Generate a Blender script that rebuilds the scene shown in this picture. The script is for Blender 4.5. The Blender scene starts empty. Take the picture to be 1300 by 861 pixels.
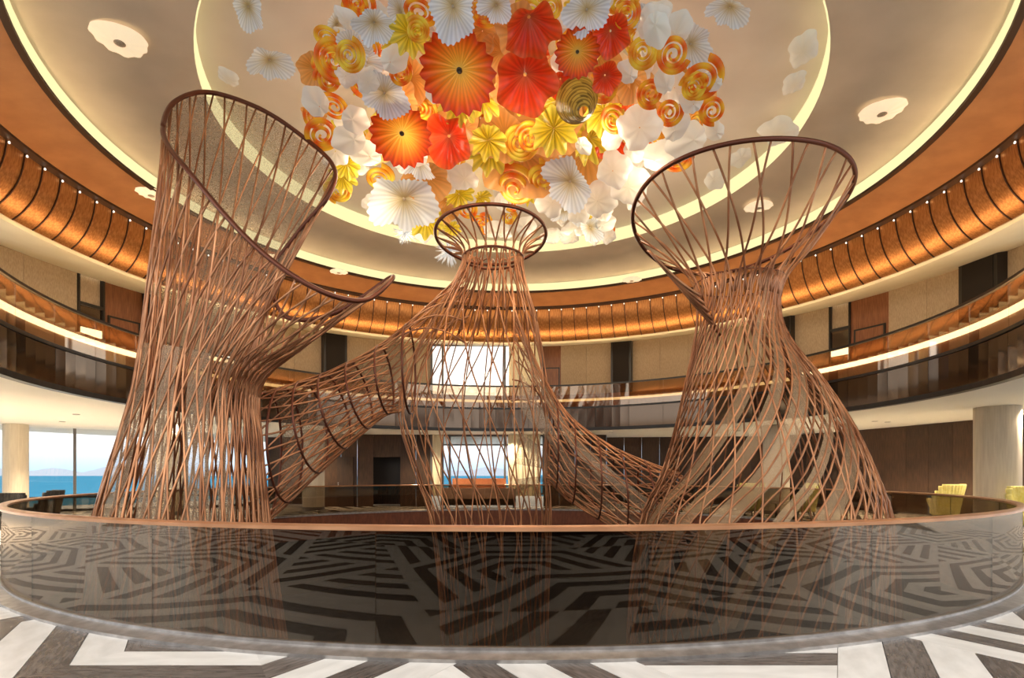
import bpy, math, random
import numpy as np
from mathutils import Vector, Matrix

random.seed(7)
PI = math.pi
SC = bpy.context.scene
COL = SC.collection

# ------------------------------------------------------------------ camera
FPX = 720.0            # focal length in pixels of the 1300 x 861 frame
EYE = 1.543            # eye height
HOR = 602.0            # horizon row
CY = 14.5              # centre of the round atrium, metres ahead of the camera
cam_d = bpy.data.cameras.new('camera')
cam_d.sensor_width = 36.0
cam_d.lens = 36.0 * FPX / 1300.0
cam_d.shift_y = (HOR - 430.5) / 1300.0
cam_d.clip_end = 30000
cam = bpy.data.objects.new('camera', cam_d)
COL.objects.link(cam)
cam.location = (0, 0, EYE)
cam.rotation_euler = (PI / 2, 0, 0)
SC.camera = cam

# ------------------------------------------------------------------ world / light
w = bpy.data.worlds.new('sky'); SC.world = w
w.use_nodes = True
nt = w.node_tree; nt.nodes.clear()
n_out = nt.nodes.new('ShaderNodeOutputWorld')
n_bg = nt.nodes.new('ShaderNodeBackground')
n_tc = nt.nodes.new('ShaderNodeTexCoord')
n_sep = nt.nodes.new('ShaderNodeSeparateXYZ')
n_rp = nt.nodes.new('ShaderNodeValToRGB')
e = n_rp.color_ramp.elements
e[0].position = 0.0; e[0].color = (0.40, 0.60, 0.86, 1)
e[1].position = 0.075; e[1].color = (1.0, 0.97, 0.93, 1)
k = n_rp.color_ramp.elements.new(0.03); k.color = (0.62, 0.74, 0.92, 1)
nt.links.new(n_tc.outputs['Generated'], n_sep.inputs[0])
nt.links.new(n_sep.outputs['Z'], n_rp.inputs[0])
nt.links.new(n_rp.outputs[0], n_bg.inputs[0])
n_bg.inputs[1].default_value = 1.2
nt.links.new(n_bg.outputs[0], n_out.inputs[0])

SC.view_settings.view_transform = 'Standard'
SC.view_settings.look = 'None'
SC.view_settings.exposure = 0.85
SC.view_settings.gamma = 1.0
SC.view_settings.use_curve_mapping = False


# ------------------------------------------------------------------ helpers
def at(px, py, d):
    """pixel of the photograph + depth along the view axis -> world point"""
    return Vector(((px - 650.0) / FPX * d, d, EYE + (HOR - py) / FPX * d))


def ring_pt(r, a, z):
    return (r * math.sin(a), CY + r * math.cos(a), z)


def px_ang(px, R):
    """angle round the atrium where the ray of picture column px meets radius R (far side)"""
    u = (px - 650.0) / FPX
    A = 1 + u * u
    d = (CY + math.sqrt(max(CY * CY - A * (CY * CY - R * R), 0))) / A
    return math.atan2(u * d, d - CY)


def mesh(name, verts, faces, smooth=False):
    me = bpy.data.meshes.new(name)
    me.from_pydata([tuple(v) for v in verts], [], faces)
    if smooth:
        me.polygons.foreach_set('use_smooth', [True] * len(me.polygons))
    me.update()
    return me


def obj(name, me, mat=None, parent=None):
    o = bpy.data.objects.new(name, me)
    if mat is not None and me is not None and not me.materials:
        me.materials.append(mat)
    COL.objects.link(o)
    if parent is not None:
        o.parent = parent
        o.matrix_parent_inverse = Matrix.Identity(4)
    return o


def tag(o, label=None, cat=None, group=None, kind=None):
    if label: o['label'] = label
    if cat: o['category'] = cat
    if group: o['group'] = group
    if kind: o['kind'] = kind
    return o


def empty(name, loc=(0, 0, 0), rz=0.0):
    o = bpy.data.objects.new(name, None)
    COL.objects.link(o)
    o.location = loc
    o.rotation_euler = (0, 0, rz)
    o.empty_display_size = 0.2
    return o


class MB:
    """collects primitive shapes into one mesh"""
    def __init__(self): self.v, self.f = [], []

    def add(self, vs, fs):
        b = len(self.v)
        self.v += [tuple(p) for p in vs]
        self.f += [tuple(i + b for i in f) for f in fs]
        return self

    def box(self, x0, x1, y0, y1, z0, z1):
        return self.add([(x0, y0, z0), (x1, y0, z0), (x1, y1, z0), (x0, y1, z0), (x0, y0, z1), (x1, y0, z1), (x1, y1, z1), (x0, y1, z1)],
                        [(3, 2, 1, 0), (4, 5, 6, 7), (0, 1, 5, 4), (1, 2, 6, 5), (2, 3, 7, 6), (3, 0, 4, 7)])

    def prism(self, poly, z0, z1):
        n = len(poly)
        vs = [(x, y, z0) for x, y in poly] + [(x, y, z1) for x, y in poly]
        fs = [tuple(range(n))[::-1], tuple(range(n, 2 * n))]
        fs += [(i, (i + 1) % n, n + (i + 1) % n, n + i) for i in range(n)]
        return self.add(vs, fs)

    def tube(self, pts, r, sides=5, closed=False):
        pts = [Vector(p) for p in pts]
        n = len(pts)
        rad = r if hasattr(r, '__len__') else [r] * n
        nrm = None
        b = len(self.v)
        for i, p in enumerate(pts):
            a = pts[(i - 1) % n] if (closed or i > 0) else p
            c = pts[(i + 1) % n] if (closed or i < n - 1) else p
            t = (c - a)
            t = t.normalized() if t.length > 1e-9 else Vector((0, 0, 1))
            if nrm is None:
                nrm = t.orthogonal().normalized()
            nrm = (nrm - t * nrm.dot(t))
            nrm = nrm.normalized() if nrm.length > 1e-6 else t.orthogonal().normalized()
            bi = t.cross(nrm)
            for s in range(sides):
                q = 2 * PI * s / sides
                self.v.append(tuple(p + (nrm * math.cos(q) + bi * math.sin(q)) * rad[i]))
        m = n if closed else n - 1
        for i in range(m):
            j = (i + 1) % n
            for s in range(sides):
                s2 = (s + 1) % sides
                self.f.append((b + i * sides + s, b + i * sides + s2, b + j * sides + s2, b + j * sides + s))
        if not closed:
            self.f.append(tuple(b + s for s in range(sides))[::-1])
            self.f.append(tuple(b + (n - 1) * sides + s for s in range(sides)))
        return self

    def lathe(self, prof, n=16, center=(0, 0), caps=True):
        b = len(self.v)
        for (r, z) in prof:
            for i in range(n):
                q = 2 * PI * i / n
                self.v.append((center[0] + r * math.cos(q), center[1] + r * math.sin(q), z))
        for k_ in range(len(prof) - 1):
            for i in range(n):
                j = (i + 1) % n
                self.f.append((b + k_ * n + i, b + k_ * n + j, b + (k_ + 1) * n + j, b + (k_ + 1) * n + i))
        if caps:
            self.f.append(tuple(b + i for i in range(n))[::-1])
            t = b + (len(prof) - 1) * n
            self.f.append(tuple(t + i for i in range(n)))
        return self

    def sweep(self, prof, a0, a1, n, closed_prof=True):
        """revolve a profile [(r, z)] round the atrium centre between two angles"""
        b = len(self.v)
        m = len(prof)
        full = abs(a1 - a0) >= 2 * PI - 1e-6
        cnt = n if full else n + 1
        for i in range(cnt):
            a = a0 + (a1 - a0) * i / n
            for r, z in prof:
                self.v.append(ring_pt(r, a, z))
        for i in range(n):
            j = (i + 1) % cnt
            for k_ in range(m if closed_prof else m - 1):
                l = (k_ + 1) % m
                self.f.append((b + i * m + k_, b + j * m + k_, b + j * m + l, b + i * m + l))
        if closed_prof and not full:
            self.f.append(tuple(b + k_ for k_ in range(m)))
            self.f.append(tuple(b + (cnt - 1) * m + k_ for k_ in range(m))[::-1])
        return self

    def build(self, name, mat=None, parent=None, smooth=False):
        return obj(name, mesh(name, self.v, self.f, smooth), mat, parent)

    def me(self, name, smooth=False):
        return mesh(name, self.v, self.f, smooth)


def auto_smooth(o, deg=40):
    me = o.data
    me.polygons.foreach_set('use_smooth', [True] * len(me.polygons))
    me.set_sharp_from_angle(angle=math.radians(deg))
    return o


def rect_ring(r0, r1, z0, z1):
    return [(r0, z0), (r1, z0), (r1, z1), (r0, z1)]


# ------------------------------------------------------------------ materials
def principled(name, col, rough=0.5, metal=0.0, spec=0.5, emit=None, estr=0.0):
    m = bpy.data.materials.new(name); m.use_nodes = True
    b = m.node_tree.nodes['Principled BSDF']
    b.inputs['Base Color'].default_value = (*col, 1)
    b.inputs['Roughness'].default_value = rough
    b.inputs['Metallic'].default_value = metal
    b.inputs['Specular IOR Level'].default_value = spec
    if emit:
        b.inputs['Emission Color'].default_value = (*emit, 1)
        b.inputs['Emission Strength'].default_value = estr
    return m


def noisy(name, c0, c1, scale=(1, 1, 1), nscale=5.0, rough=0.5, metal=0.0, spec=0.5, bump=0.0, detail=4.0, lo=0.35, hi=0.65, coord='Object', rand=0.0):
    """two-tone grain on a surface, stretched along an axis by scale"""
    m = principled(name, c0, rough, metal, spec)
    t = m.node_tree; b = t.nodes['Principled BSDF']
    tc = t.nodes.new('ShaderNodeTexCoord'); mp = t.nodes.new('ShaderNodeMapping')
    mp.inputs['Scale'].default_value = scale
    nz = t.nodes.new('ShaderNodeTexNoise'); nz.inputs['Scale'].default_value = nscale; nz.inputs['Detail'].default_value = detail
    rp = t.nodes.new('ShaderNodeValToRGB')
    rp.color_ramp.elements[0].position = lo; rp.color_ramp.elements[0].color = (*c0, 1)
    rp.color_ramp.elements[1].position = hi; rp.color_ramp.elements[1].color = (*c1, 1)
    t.links.new(tc.outputs[coord], mp.inputs[0]); t.links.new(mp.outputs[0], nz.inputs[0])
    t.links.new(nz.outputs[0], rp.inputs[0])
    out = rp.outputs[0]
    if rand:
        oi = t.nodes.new('ShaderNodeObjectInfo')
        mr = t.nodes.new('ShaderNodeMapRange'); mr.inputs[3].default_value = 1 - rand; mr.inputs[4].default_value = 1 + rand
        mx = t.nodes.new('ShaderNodeVectorMath'); mx.operation = 'SCALE'
        t.links.new(oi.outputs['Random'], mr.inputs[0])
        t.links.new(rp.outputs[0], mx.inputs[0]); t.links.new(mr.outputs[0], mx.inputs['Scale'])
        out = mx.outputs[0]
    t.links.new(out, b.inputs['Base Color'])
    if bump:
        bp = t.nodes.new('ShaderNodeBump'); bp.inputs['Strength'].default_value = bump; bp.inputs['Distance'].default_value = 0.02
        t.links.new(nz.outputs[0], bp.inputs['Height']); t.links.new(bp.outputs[0], b.inputs['Normal'])
    return m


def glassy(name, tint, refl, rough=0.02, gcol=(1, 1, 1), edge=0.35):
    """thin tinted sheet: tinted see-through plus a mirror share that grows at grazing angles"""
    m = bpy.data.materials.new(name); m.use_nodes = True
    t = m.node_tree; t.nodes.clear()
    o = t.nodes.new('ShaderNodeOutputMaterial')
    tr = t.nodes.new('ShaderNodeBsdfTransparent'); tr.inputs[0].default_value = (*tint, 1)
    gl = t.nodes.new('ShaderNodeBsdfGlossy'); gl.inputs['Color'].default_value = (*gcol, 1); gl.inputs['Roughness'].default_value = rough
    lw = t.nodes.new('ShaderNodeLayerWeight'); lw.inputs[0].default_value = 0.35
    mr = t.nodes.new('ShaderNodeMapRange'); mr.inputs[3].default_value = refl; mr.inputs[4].default_value = min(1, refl + edge)
    mx = t.nodes.new('ShaderNodeMixShader')
    t.links.new(lw.outputs['Facing'], mr.inputs[0]); t.links.new(mr.outputs[0], mx.inputs[0])
    t.links.new(tr.outputs[0], mx.inputs[1]); t.links.new(gl.outputs[0], mx.inputs[2])
    t.links.new(mx.outputs[0], o.inputs[0])
    return m


def emitter(name, col, s):
    m = bpy.data.materials.new(name); m.use_nodes = True
    t = m.node_tree; t.nodes.clear()
    o = t.nodes.new('ShaderNodeOutputMaterial'); em = t.nodes.new('ShaderNodeEmission')
    em.inputs[0].default_value = (*col, 1); em.inputs[1].default_value = s
    t.links.new(em.outputs[0], o.inputs[0])
    return m


def wire_mesh(name, col, cover, scale=60.0):
    """fine perforated metal mesh: a woven pattern of holes too small to model"""
    m = bpy.data.materials.new(name); m.use_nodes = True
    t = m.node_tree
    b = t.nodes['Principled BSDF']; o = t.nodes['Material Output']
    b.inputs['Base Color'].default_value = (*col, 1); b.inputs['Roughness'].default_value = 0.45; b.inputs['Metallic'].default_value = 0.35
    tr = t.nodes.new('ShaderNodeBsdfTransparent')
    tc = t.nodes.new('ShaderNodeTexCoord')
    vo = t.nodes.new('ShaderNodeTexVoronoi'); vo.inputs['Scale'].default_value = scale
    mr = t.nodes.new('ShaderNodeMapRange'); mr.inputs[1].default_value = 0.25; mr.inputs[2].default_value = 0.6
    mr.inputs[3].default_value = cover - 0.12; mr.inputs[4].default_value = cover + 0.12
    mx = t.nodes.new('ShaderNodeMixShader')
    t.links.new(tc.outputs['Object'], vo.inputs['Vector']); t.links.new(vo.outputs['Distance'], mr.inputs[0])
    t.links.new(mr.outputs[0], mx.inputs[0]); t.links.new(tr.outputs[0], mx.inputs[1]); t.links.new(b.outputs[0], mx.inputs[2])
    t.links.new(mx.outputs[0], o.inputs[0])
    return m


def art_glass(name, emit=0.12):
    """blown glass: colour from the piece's own colour layer, glossy, lets light through"""
    m = bpy.data.materials.new(name); m.use_nodes = True
    t = m.node_tree
    b = t.nodes['Principled BSDF']; o = t.nodes['Material Output']
    at_ = t.nodes.new('ShaderNodeAttribute'); at_.attribute_name = 'glass_colour'
    tl = t.nodes.new('ShaderNodeBsdfTranslucent')
    mx = t.nodes.new('ShaderNodeMixShader'); mx.inputs[0].default_value = 0.35
    b.inputs['Roughness'].default_value = 0.22
    t.links.new(at_.outputs['Color'], b.inputs['Base Color']); t.links.new(at_.outputs['Color'], tl.inputs[0])
    t.links.new(at_.outputs['Color'], b.inputs['Emission Color']); b.inputs['Emission Strength'].default_value = emit
    t.links.new(b.outputs[0], mx.inputs[1]); t.links.new(tl.outputs[0], mx.inputs[2]); t.links.new(mx.outputs[0], o.inputs[0])
    return m


M = {}
M['plaster'] = noisy('ceiling_plaster', (0.64, 0.54, 0.42), (0.72, 0.61, 0.48), (1, 1, 1), 0.9, 0.7, bump=0.05)
M['plaster_in'] = noisy('ceiling_plaster_inner', (0.72, 0.63, 0.54), (0.78, 0.69, 0.60), (1, 1, 1), 0.7, 0.7)
M['cove'] = emitter('cove_light', (1.0, 0.84, 0.42), 0.66)
M['led'] = emitter('led_strip', (1.0, 0.86, 0.60), 3.0)  # niche shelf lights, and the gallery strips that imitate a reflection
M['led_dim'] = emitter('led_strip_dim', (1.0, 0.74, 0.38), 0.8)  # far, dimmer stretch of the imitated reflection
M['uplight'] = emitter('warm_uplight', (1.0, 0.70, 0.39), 30.0)  # added light source, hidden from view
M['brown'] = noisy('leather_brown', (0.34, 0.135, 0.045), (0.42, 0.18, 0.065), (1, 1, 0.4), 1.6, 0.45, detail=6)
M['darklip'] = principled('dark_bronze', (0.05, 0.022, 0.01), 0.4, 0.3)
M['copper'] = noisy('brushed_copper', (0.36, 0.14, 0.042), (0.55, 0.24, 0.075), (8, 8, 0.4), 3.0, 0.36, 0.8, bump=0.02)
M['rib'] = principled('rib_bronze', (0.06, 0.022, 0.01), 0.4, 0.5)
M['bead'] = emitter('bead_light', (1.0, 0.9, 0.72), 1.2)
M['cream'] = noisy('cream_plaster', (0.78, 0.67, 0.46), (0.83, 0.73, 0.52), (1, 1, 1), 1.0, 0.7)
M['woven'] = noisy('woven_wallcloth', (0.34, 0.25, 0.155), (0.47, 0.36, 0.235), (7, 7, 1.0), 9.0, 0.85, bump=0.15, rand=0.06)
M['black'] = principled('black_lacquer', (0.015, 0.012, 0.010), 0.35)
M['pillar'] = principled('dark_pillar_face', (0.022, 0.017, 0.013), 0.65, spec=0.15)
M['door'] = noisy('red_brown_wood', (0.17, 0.060, 0.024), (0.26, 0.10, 0.04), (6, 6, 0.5), 5.0, 0.4, rand=0.05)
M['darkwood'] = noisy('dark_walnut', (0.036, 0.017, 0.008), (0.075, 0.036, 0.018), (8, 8, 0.6), 4.0, 0.55, rand=0.25)
M['fascia'] = principled('fascia_dark_glass', (0.12, 0.088, 0.066), 0.10, 0.9)
M['soffit'] = principled('soffit_white', (0.80, 0.77, 0.71), 0.6)
M['rod'] = noisy('copper_rod', (0.30, 0.115, 0.048), (0.64, 0.31, 0.15), (1, 1, 1), 1.3, 0.30, 0.5, rand=0.25)
M['rim'] = principled('rim_bronze', (0.17, 0.055, 0.03), 0.35, 0.6)
M['meshlin'] = wire_mesh('fine_copper_mesh', (0.42, 0.29, 0.18), 0.42)
M['ribbon'] = wire_mesh('tan_mesh_ribbon', (0.50, 0.33, 0.18), 0.42, 160)
M['handrail'] = noisy('copper_handrail', (0.50, 0.25, 0.13), (0.62, 0.33, 0.18), (1, 1, 1), 3, 0.3, 0.6)
M['glass_dark'] = glassy('smoked_glass', (0.56, 0.51, 0.44), 0.03, 0.012, (0.92, 0.82, 0.70), 0.30)
M['glass_clear'] = glassy('clear_glass', (0.93, 0.92, 0.89), 0.05, 0.01, (1, 1, 1), 0.35)
M['glass_rail'] = glassy('balcony_glass', (0.80, 0.70, 0.58), 0.10, 0.03, (1, 0.9, 0.78), 0.35)
M['steel'] = noisy('brushed_steel', (0.35, 0.33, 0.32), (0.50, 0.48, 0.47), (1, 1, 1), 9, 0.35, 0.8)
M['marble'] = noisy('white_marble', (0.70, 0.68, 0.64), (0.84, 0.82, 0.78), (1, 3, 1), 2.2, 0.22, bump=0.0, detail=8, rand=0.05)
M['stone'] = noisy('dark_grain_stone', (0.075, 0.062, 0.055), (0.17, 0.145, 0.13), (2.2, 14, 1), 2.0, 0.25, detail=8, rand=0.2)
M['grout'] = principled('grout', (0.30, 0.28, 0.26), 0.7)
M['redwood'] = noisy('red_brown_slab_edge', (0.13, 0.04, 0.02), (0.20, 0.065, 0.03), (3, 3, 1), 4, 0.45)
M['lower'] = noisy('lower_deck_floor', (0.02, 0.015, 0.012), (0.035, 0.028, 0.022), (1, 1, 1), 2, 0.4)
M['column'] = noisy('column_beige', (0.56, 0.49, 0.39), (0.64, 0.57, 0.46), (6, 6, 0.4), 4, 0.55)
M['yellow'] = noisy('yellow_upholstery', (0.80, 0.70, 0.20), (0.88, 0.80, 0.32), (1, 1, 1), 12, 0.7)
M['charcoal'] = noisy('charcoal_upholstery', (0.030, 0.028, 0.026), (0.055, 0.05, 0.045), (1, 1, 1), 12, 0.7)
M['terracotta'] = noisy('terracotta_upholstery', (0.60, 0.22, 0.09), (0.70, 0.28, 0.12), (1, 1, 1), 8, 0.75)
M['pink'] = noisy('pale_pink_upholstery', (0.62, 0.42, 0.34), (0.70, 0.50, 0.42), (1, 1, 1), 8, 0.75)
M['curtain'] = principled('cream_curtain', (0.80, 0.72, 0.52), 0.8)
M['frame'] = principled('window_frame_grey', (0.16, 0.15, 0.145), 0.4, 0.3)
M['sea'] = noisy('sea_water', (0.045, 0.22, 0.40), (0.07, 0.28, 0.46), (0.002, 0.01, 1), 4, 1.0, spec=0.0)
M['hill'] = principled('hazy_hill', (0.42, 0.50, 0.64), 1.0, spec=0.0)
M['art'] = art_glass('blown_glass', 0.10)
M['lampglass'] = principled('lamp_glass', (0.85, 0.74, 0.56), 0.3, emit=(1.0, 0.80, 0.52), estr=0.36)
M['lampheart'] = noisy('lamp_heart', (0.40, 0.30, 0.20), (0.62, 0.5, 0.36), (1, 1, 1), 30, 0.4)
M['heart'] = principled('flower_heart_bronze', (0.12, 0.08, 0.04), 0.35, 0.4)

# ------------------------------------------------------------------ ring plan (radius, height)
AV = math.radians(124)       # how far round the rings are built either side of the view axis
H_IN_TOP, H_IN_LOW = EYE + 8.87, EYE + 8.44
R_IN = 7.07
R_OUT = 9.87
H_OUT_TOP, H_OUT_LOW = EYE + 8.17, EYE + 7.87

# ------------------------------------------------------------------ ceiling
ceil = MB().sweep([(0.02, H_IN_TOP), (R_IN + 0.02, H_IN_TOP), (R_IN + 0.02, H_IN_TOP + 0.25), (0.02, H_IN_TOP + 0.25)], 0, 2 * PI, 96).build('ceiling', M['plaster_in'])
tag(ceil, kind='structure')
o = MB().sweep([(R_IN + 0.03, H_IN_LOW), (R_OUT + 0.02, H_OUT_TOP), (R_OUT + 0.02, H_OUT_TOP + 0.2), (R_IN + 0.03, H_IN_LOW + 0.2)], 0, 2 * PI, 120).build('ceiling_ring', M['plaster'], ceil)
o = MB().sweep(rect_ring(R_IN, R_IN + 0.03, H_IN_LOW, H_IN_TOP), 0, 2 * PI, 120).build('cove_light', M['cove'], ceil)
o = MB().sweep(rect_ring(R_OUT, R_OUT + 0.03, H_OUT_LOW, H_OUT_TOP), 0, 2 * PI, 144).build('cove_light', M['cove'], ceil)
o = MB().sweep([(R_OUT - 0.01, H_OUT_LOW - 0.07), (R_OUT + 0.12, H_OUT_LOW - 0.07), (R_OUT + 0.12, H_OUT_LOW), (R_OUT - 0.01, H_OUT_LOW)], 0, 2 * PI, 144).build('ceiling_lip', M['darklip'], ceil)
# brown sloped ring below the cove
o = MB().sweep([(R_OUT + 0.05, EYE + 7.93), (R_OUT + 0.10, EYE + 7.92), (11.35, EYE + 7.62), (11.36, EYE + 7.75), (R_OUT + 0.06, EYE + 8.05)], 0, 2 * PI, 144).build('ceiling_brown_ring', M['brown'], ceil)

# ------------------------------------------------------------------ copper cornice: panels, ribs, bead lamps
cornice = empty('trim_1', (0, CY, 0)); tag(cornice, kind='structure')
prof = []
zt, zb, rt, rb = EYE + 7.60, EYE + 6.18, 11.52, 12.32
for i in range(11):
    q = i / 10
    a = q * PI / 2
    prof.append((rt + (rb - rt) * (1 - math.cos(a)) , zt - (zt - zb) * (0.42 * q + 0.58 * math.sin(a))))
NP = 88
DA = 2 * AV / NP


def local_sweep(prof, a0, a1, n, closed=True):
    mb = MB().sweep(prof, a0, a1, n, closed)
    mb.v = [(x, y - CY, z) for x, y, z in mb.v]
    return mb


g = 0.0012
pan_prof = prof + [(r + 0.04, z + 0.03) for r, z in reversed(prof)]
pan_me = local_sweep(pan_prof, -DA / 2 + g, DA / 2 - g, 3).me('cove_panel', True)
pan_me.set_sharp_from_angle(angle=math.radians(35))
rib_prof = [(r - 0.018, z - 0.012) for r, z in prof] + [(r + 0.02, z + 0.02) for r, z in reversed(prof)]
rib_me = local_sweep(rib_prof, -0.0013, 0.0013, 1).me('rib', False)
bead_me = MB().lathe([(0.008, -0.03), (0.02, -0.022), (0.025, -0.005), (0.02, 0.012), (0.008, 0.03)], 8, (0, 11.46)).me('bead_lamp', True)
bead_me.transform(Matrix.Translation((0, 0, EYE + 7.475)))
for i in range(NP):
    a = -AV + DA * (i + 0.5)
    p = obj('cove_panel', pan_me, M['copper'], cornice); p.rotation_euler = (0, 0, -a)
    p = obj('rib', rib_me, M['rib'], cornice); p.rotation_euler = (0, 0, -(a + DA / 2))
    p = obj('bead_lamp', bead_me, M['bead'], cornice); p.rotation_euler = (0, 0, -(a + DA / 2))
p = local_sweep([(11.34, EYE + 7.56), (11.56, EYE + 7.52), (11.56, EYE + 7.74), (11.34, EYE + 7.66)], -AV, AV, 130).build('cornice_rail', M['darklip'], cornice)
# cream soffit under the cornice
cs = MB().sweep([(12.22, EYE + 6.20), (12.30, EYE + 6.14), (14.80, EYE + 6.58), (14.80, EYE + 6.80), (12.32, EYE + 6.34)], -AV, AV, 130).build('ceiling_soffit', M['cream'])
tag(cs, kind='structure')

# ------------------------------------------------------------------ upper gallery wall
R_W = 14.78
Z_BAL = 4.40
Z_SOF = 3.44
wall = empty('wall_gallery', (0, 0, 0)); tag(wall, kind='structure')


def arc_piece(name, px0, px1, mat, parent, r0=R_W, r1=R_W + 0.12, z0=Z_BAL, z1=EYE + 6.62, seg=4):
    a0, a1 = px_ang(px0, R_W), px_ang(px1, R_W)
    return MB().sweep(rect_ring(r0, r1, z0, z1), a0, a1, seg).build(name, mat, parent)


def woven_span(px0, px1):
    a0, a1 = px_ang(px0, R_W), px_ang(px1, R_W)
    n = max(1, round((a1 - a0) * R_W / 1.35))
    for i in range(n):
        b0 = a0 + (a1 - a0) * i / n + 0.0004; b1 = a0 + (a1 - a0) * (i + 1) / n - 0.0004
        MB().sweep(rect_ring(R_W, R_W + 0.1, Z_BAL, EYE + 6.62), b0, b1, 3).build('wall_panel', M['woven'], wall)


def pillar(px0, px1, n):
    o = arc_piece('trim_%d' % n, px0, px1, M['black'], None, R_W - 0.35, R_W + 0.1)
    tag(o, kind='structure')
    a0, a1 = px_ang(px0, R_W), px_ang(px1, R_W)
    d = (a1 - a0)
    MB().sweep(rect_ring(R_W - 0.37, R_W - 0.35, Z_BAL + 0.05, EYE + 6.5), a0 + d * 0.1, a1 - d * 0.1, 2).build('face_panel', M['pillar'], o)


def wood_door(px0, px1, n):
    o = arc_piece('door_%d' % n, px0, px1, M['door'], None, R_W + 0.02, R_W + 0.12)
    tag(o, kind='structure')
    a0, a1 = px_ang(px0, R_W), px_ang(px1, R_W)
    d = a1 - a0
    l0, l1 = a0 + d * 0.14, a1 - d * 0.12
    zt_ = Z_BAL + 2.55
    MB().sweep(rect_ring(R_W - 0.02, R_W + 0.02, Z_BAL, zt_), l0, l1, 2).build('door_leaf', M['door'], o)
    f = MB()
    f.sweep(rect_ring(R_W - 0.04, R_W + 0.02, Z_BAL, zt_ + 0.06), l0 - 0.004, l0, 1)
    f.sweep(rect_ring(R_W - 0.04, R_W + 0.02, Z_BAL, zt_ + 0.06), l1, l1 + 0.004, 1)
    f.sweep(rect_ring(R_W - 0.04, R_W + 0.02, zt_, zt_ + 0.06), l0, l1, 2)
    f.build('door_frame', M['black'], o)
    MB().tube([Vector(ring_pt(R_W - 0.07, l0 + 0.008, Z_BAL + 0.9)), Vector(ring_pt(R_W - 0.07, l0 + 0.008, Z_BAL + 1.3))], 0.015, 6).build('handle', M['steel'], o)


def niche(px0, px1, n):
    o = arc_piece('window_%d' % n, px0, px1, M['woven'], None, R_W + 0.10, R_W + 0.16)
    tag(o, kind='structure')
    a0, a1 = px_ang(px0, R_W), px_ang(px1, R_W)
    d = a1 - a0
    f = MB()
    f.sweep(rect_ring(R_W - 0.06, R_W + 0.1, Z_BAL, EYE + 6.62), a0, a0 + d * 0.07, 1)
    f.sweep(rect_ring(R_W - 0.06, R_W + 0.1, Z_BAL, EYE + 6.62), a1 - d * 0.07, a1, 1)
    f.sweep(rect_ring(R_W - 0.06, R_W + 0.1, Z_BAL + 2.72, Z_BAL + 2.82), a0 + d * 0.07, a1 - d * 0.07, 1)
    f.build('window_frame', M['black'], o)
    MB().sweep(rect_ring(R_W + 0.02, R_W + 0.1, Z_BAL + 1.45, Z_BAL + 2.72), a0 + d * 0.07, a1 - d * 0.07, 1).build('dark_pane', M['fascia'], o)
    MB().sweep(rect_ring(R_W - 0.02, R_W + 0.02, Z_BAL + 1.75, Z_BAL + 2.0), a0 + d * 0.09, a1 - d * 0.09, 1).build('shelf_light', M['led'], o)
    MB().sweep(rect_ring(R_W - 0.02, R_W + 0.1, Z_BAL, Z_BAL + 1.45), a0 + d * 0.07, a1 - d * 0.07, 1).build('lower_panel', M['pillar'], o)


woven_span(-45, 98)
niche(98, 132, 11)
wood_door(132, 181, 11)
pillar(181, 197, 11)
woven_span(197, 262)
niche(262, 300, 12)
woven_span(300, 408)
pillar(408, 438, 12)
woven_span(438, 548)
wood_door(688, 712, 13)
woven_span(712, 777)
pillar(777, 803, 13)
woven_span(803, 988)
pillar(988, 1009, 14)
woven_span(1009, 1053)
niche(1053, 1080, 14)
wood_door(1080, 1128, 14)
woven_span(1128, 1228)
pillar(1228, 1279, 15)
woven_span(1279, 1345)


# gallery window above the far end: tall panes between dark mullions
def tall_window(name, px0, px1, d, z0, z1, mull, n, transom=None):
    o = empty(name, (0, 0, 0)); tag(o, kind='structure')
    x = lambda p: (p - 650) / FPX * d
    t = 0.05
    f = MB()
    f.box(x(px0), x(px1), d - t, d + t, z1 - 0.1, z1)
    f.box(x(px0), x(px1), d - t, d + t, z0, z0 + 0.08)
    for p in [px0] + list(mull) + [px1]:
        f.box(x(p) - 0.05, x(p) + 0.05, d - t - 0.02, d + t + 0.02, z0, z1)
    if transom:
        f.box(x(px0), x(px1), d - 0.03, d + 0.03, transom - 0.03, transom + 0.03)
    f.build('window_frame', M['frame'], o)
    ed = [px0] + list(mull) + [px1]
    for a, b in zip(ed[:-1], ed[1:]):
        MB().box(x(a) + 0.05, x(b) - 0.05, d - 0.008, d + 0.008, z0 + 0.08, z1 - 0.1).build('pane', M['glass_clear'], o)
    return o


tall_window('window_1', 548, 688, 28.6, Z_BAL, EYE + 6.55, (562, 641, 660), 1)
tall_window('window_2', 548, 690, 27.2, 0.55, Z_SOF, (562, 571, 641, 652), 2, 2.95)


def curtain(px0, px1, d, z0, z1, label):
    x0, x1 = (px0 - 650) / FPX * d, (px1 - 650) / FPX * d
    n = max(8, int(abs(x1 - x0) / 0.05))
    front, back = [], []
    for i in range(n + 1):
        x = x0 + (x1 - x0) * i / n
        y = d + 0.035 * math.sin(i * 1.35)
        front.append((x, y)); back.append((x, y + 0.012))
    o = MB().prism(front + back[::-1], z0, z1).build('curtain', M['curtain'])
    tag(o, label, 'curtain')
    return o


curtain(645, 686, 27.0, 0.5, Z_SOF - 0.02, 'cream pleated curtain beside the lower sea window')
curtain(549, 561, 27.0, 0.5, Z_SOF - 0.02, 'narrow cream curtain at the dark wood end of the sea window')
curtain(646, 686, 28.4, Z_BAL + 0.02, EYE + 6.5, 'cream curtain at the tall gallery window')

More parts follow.
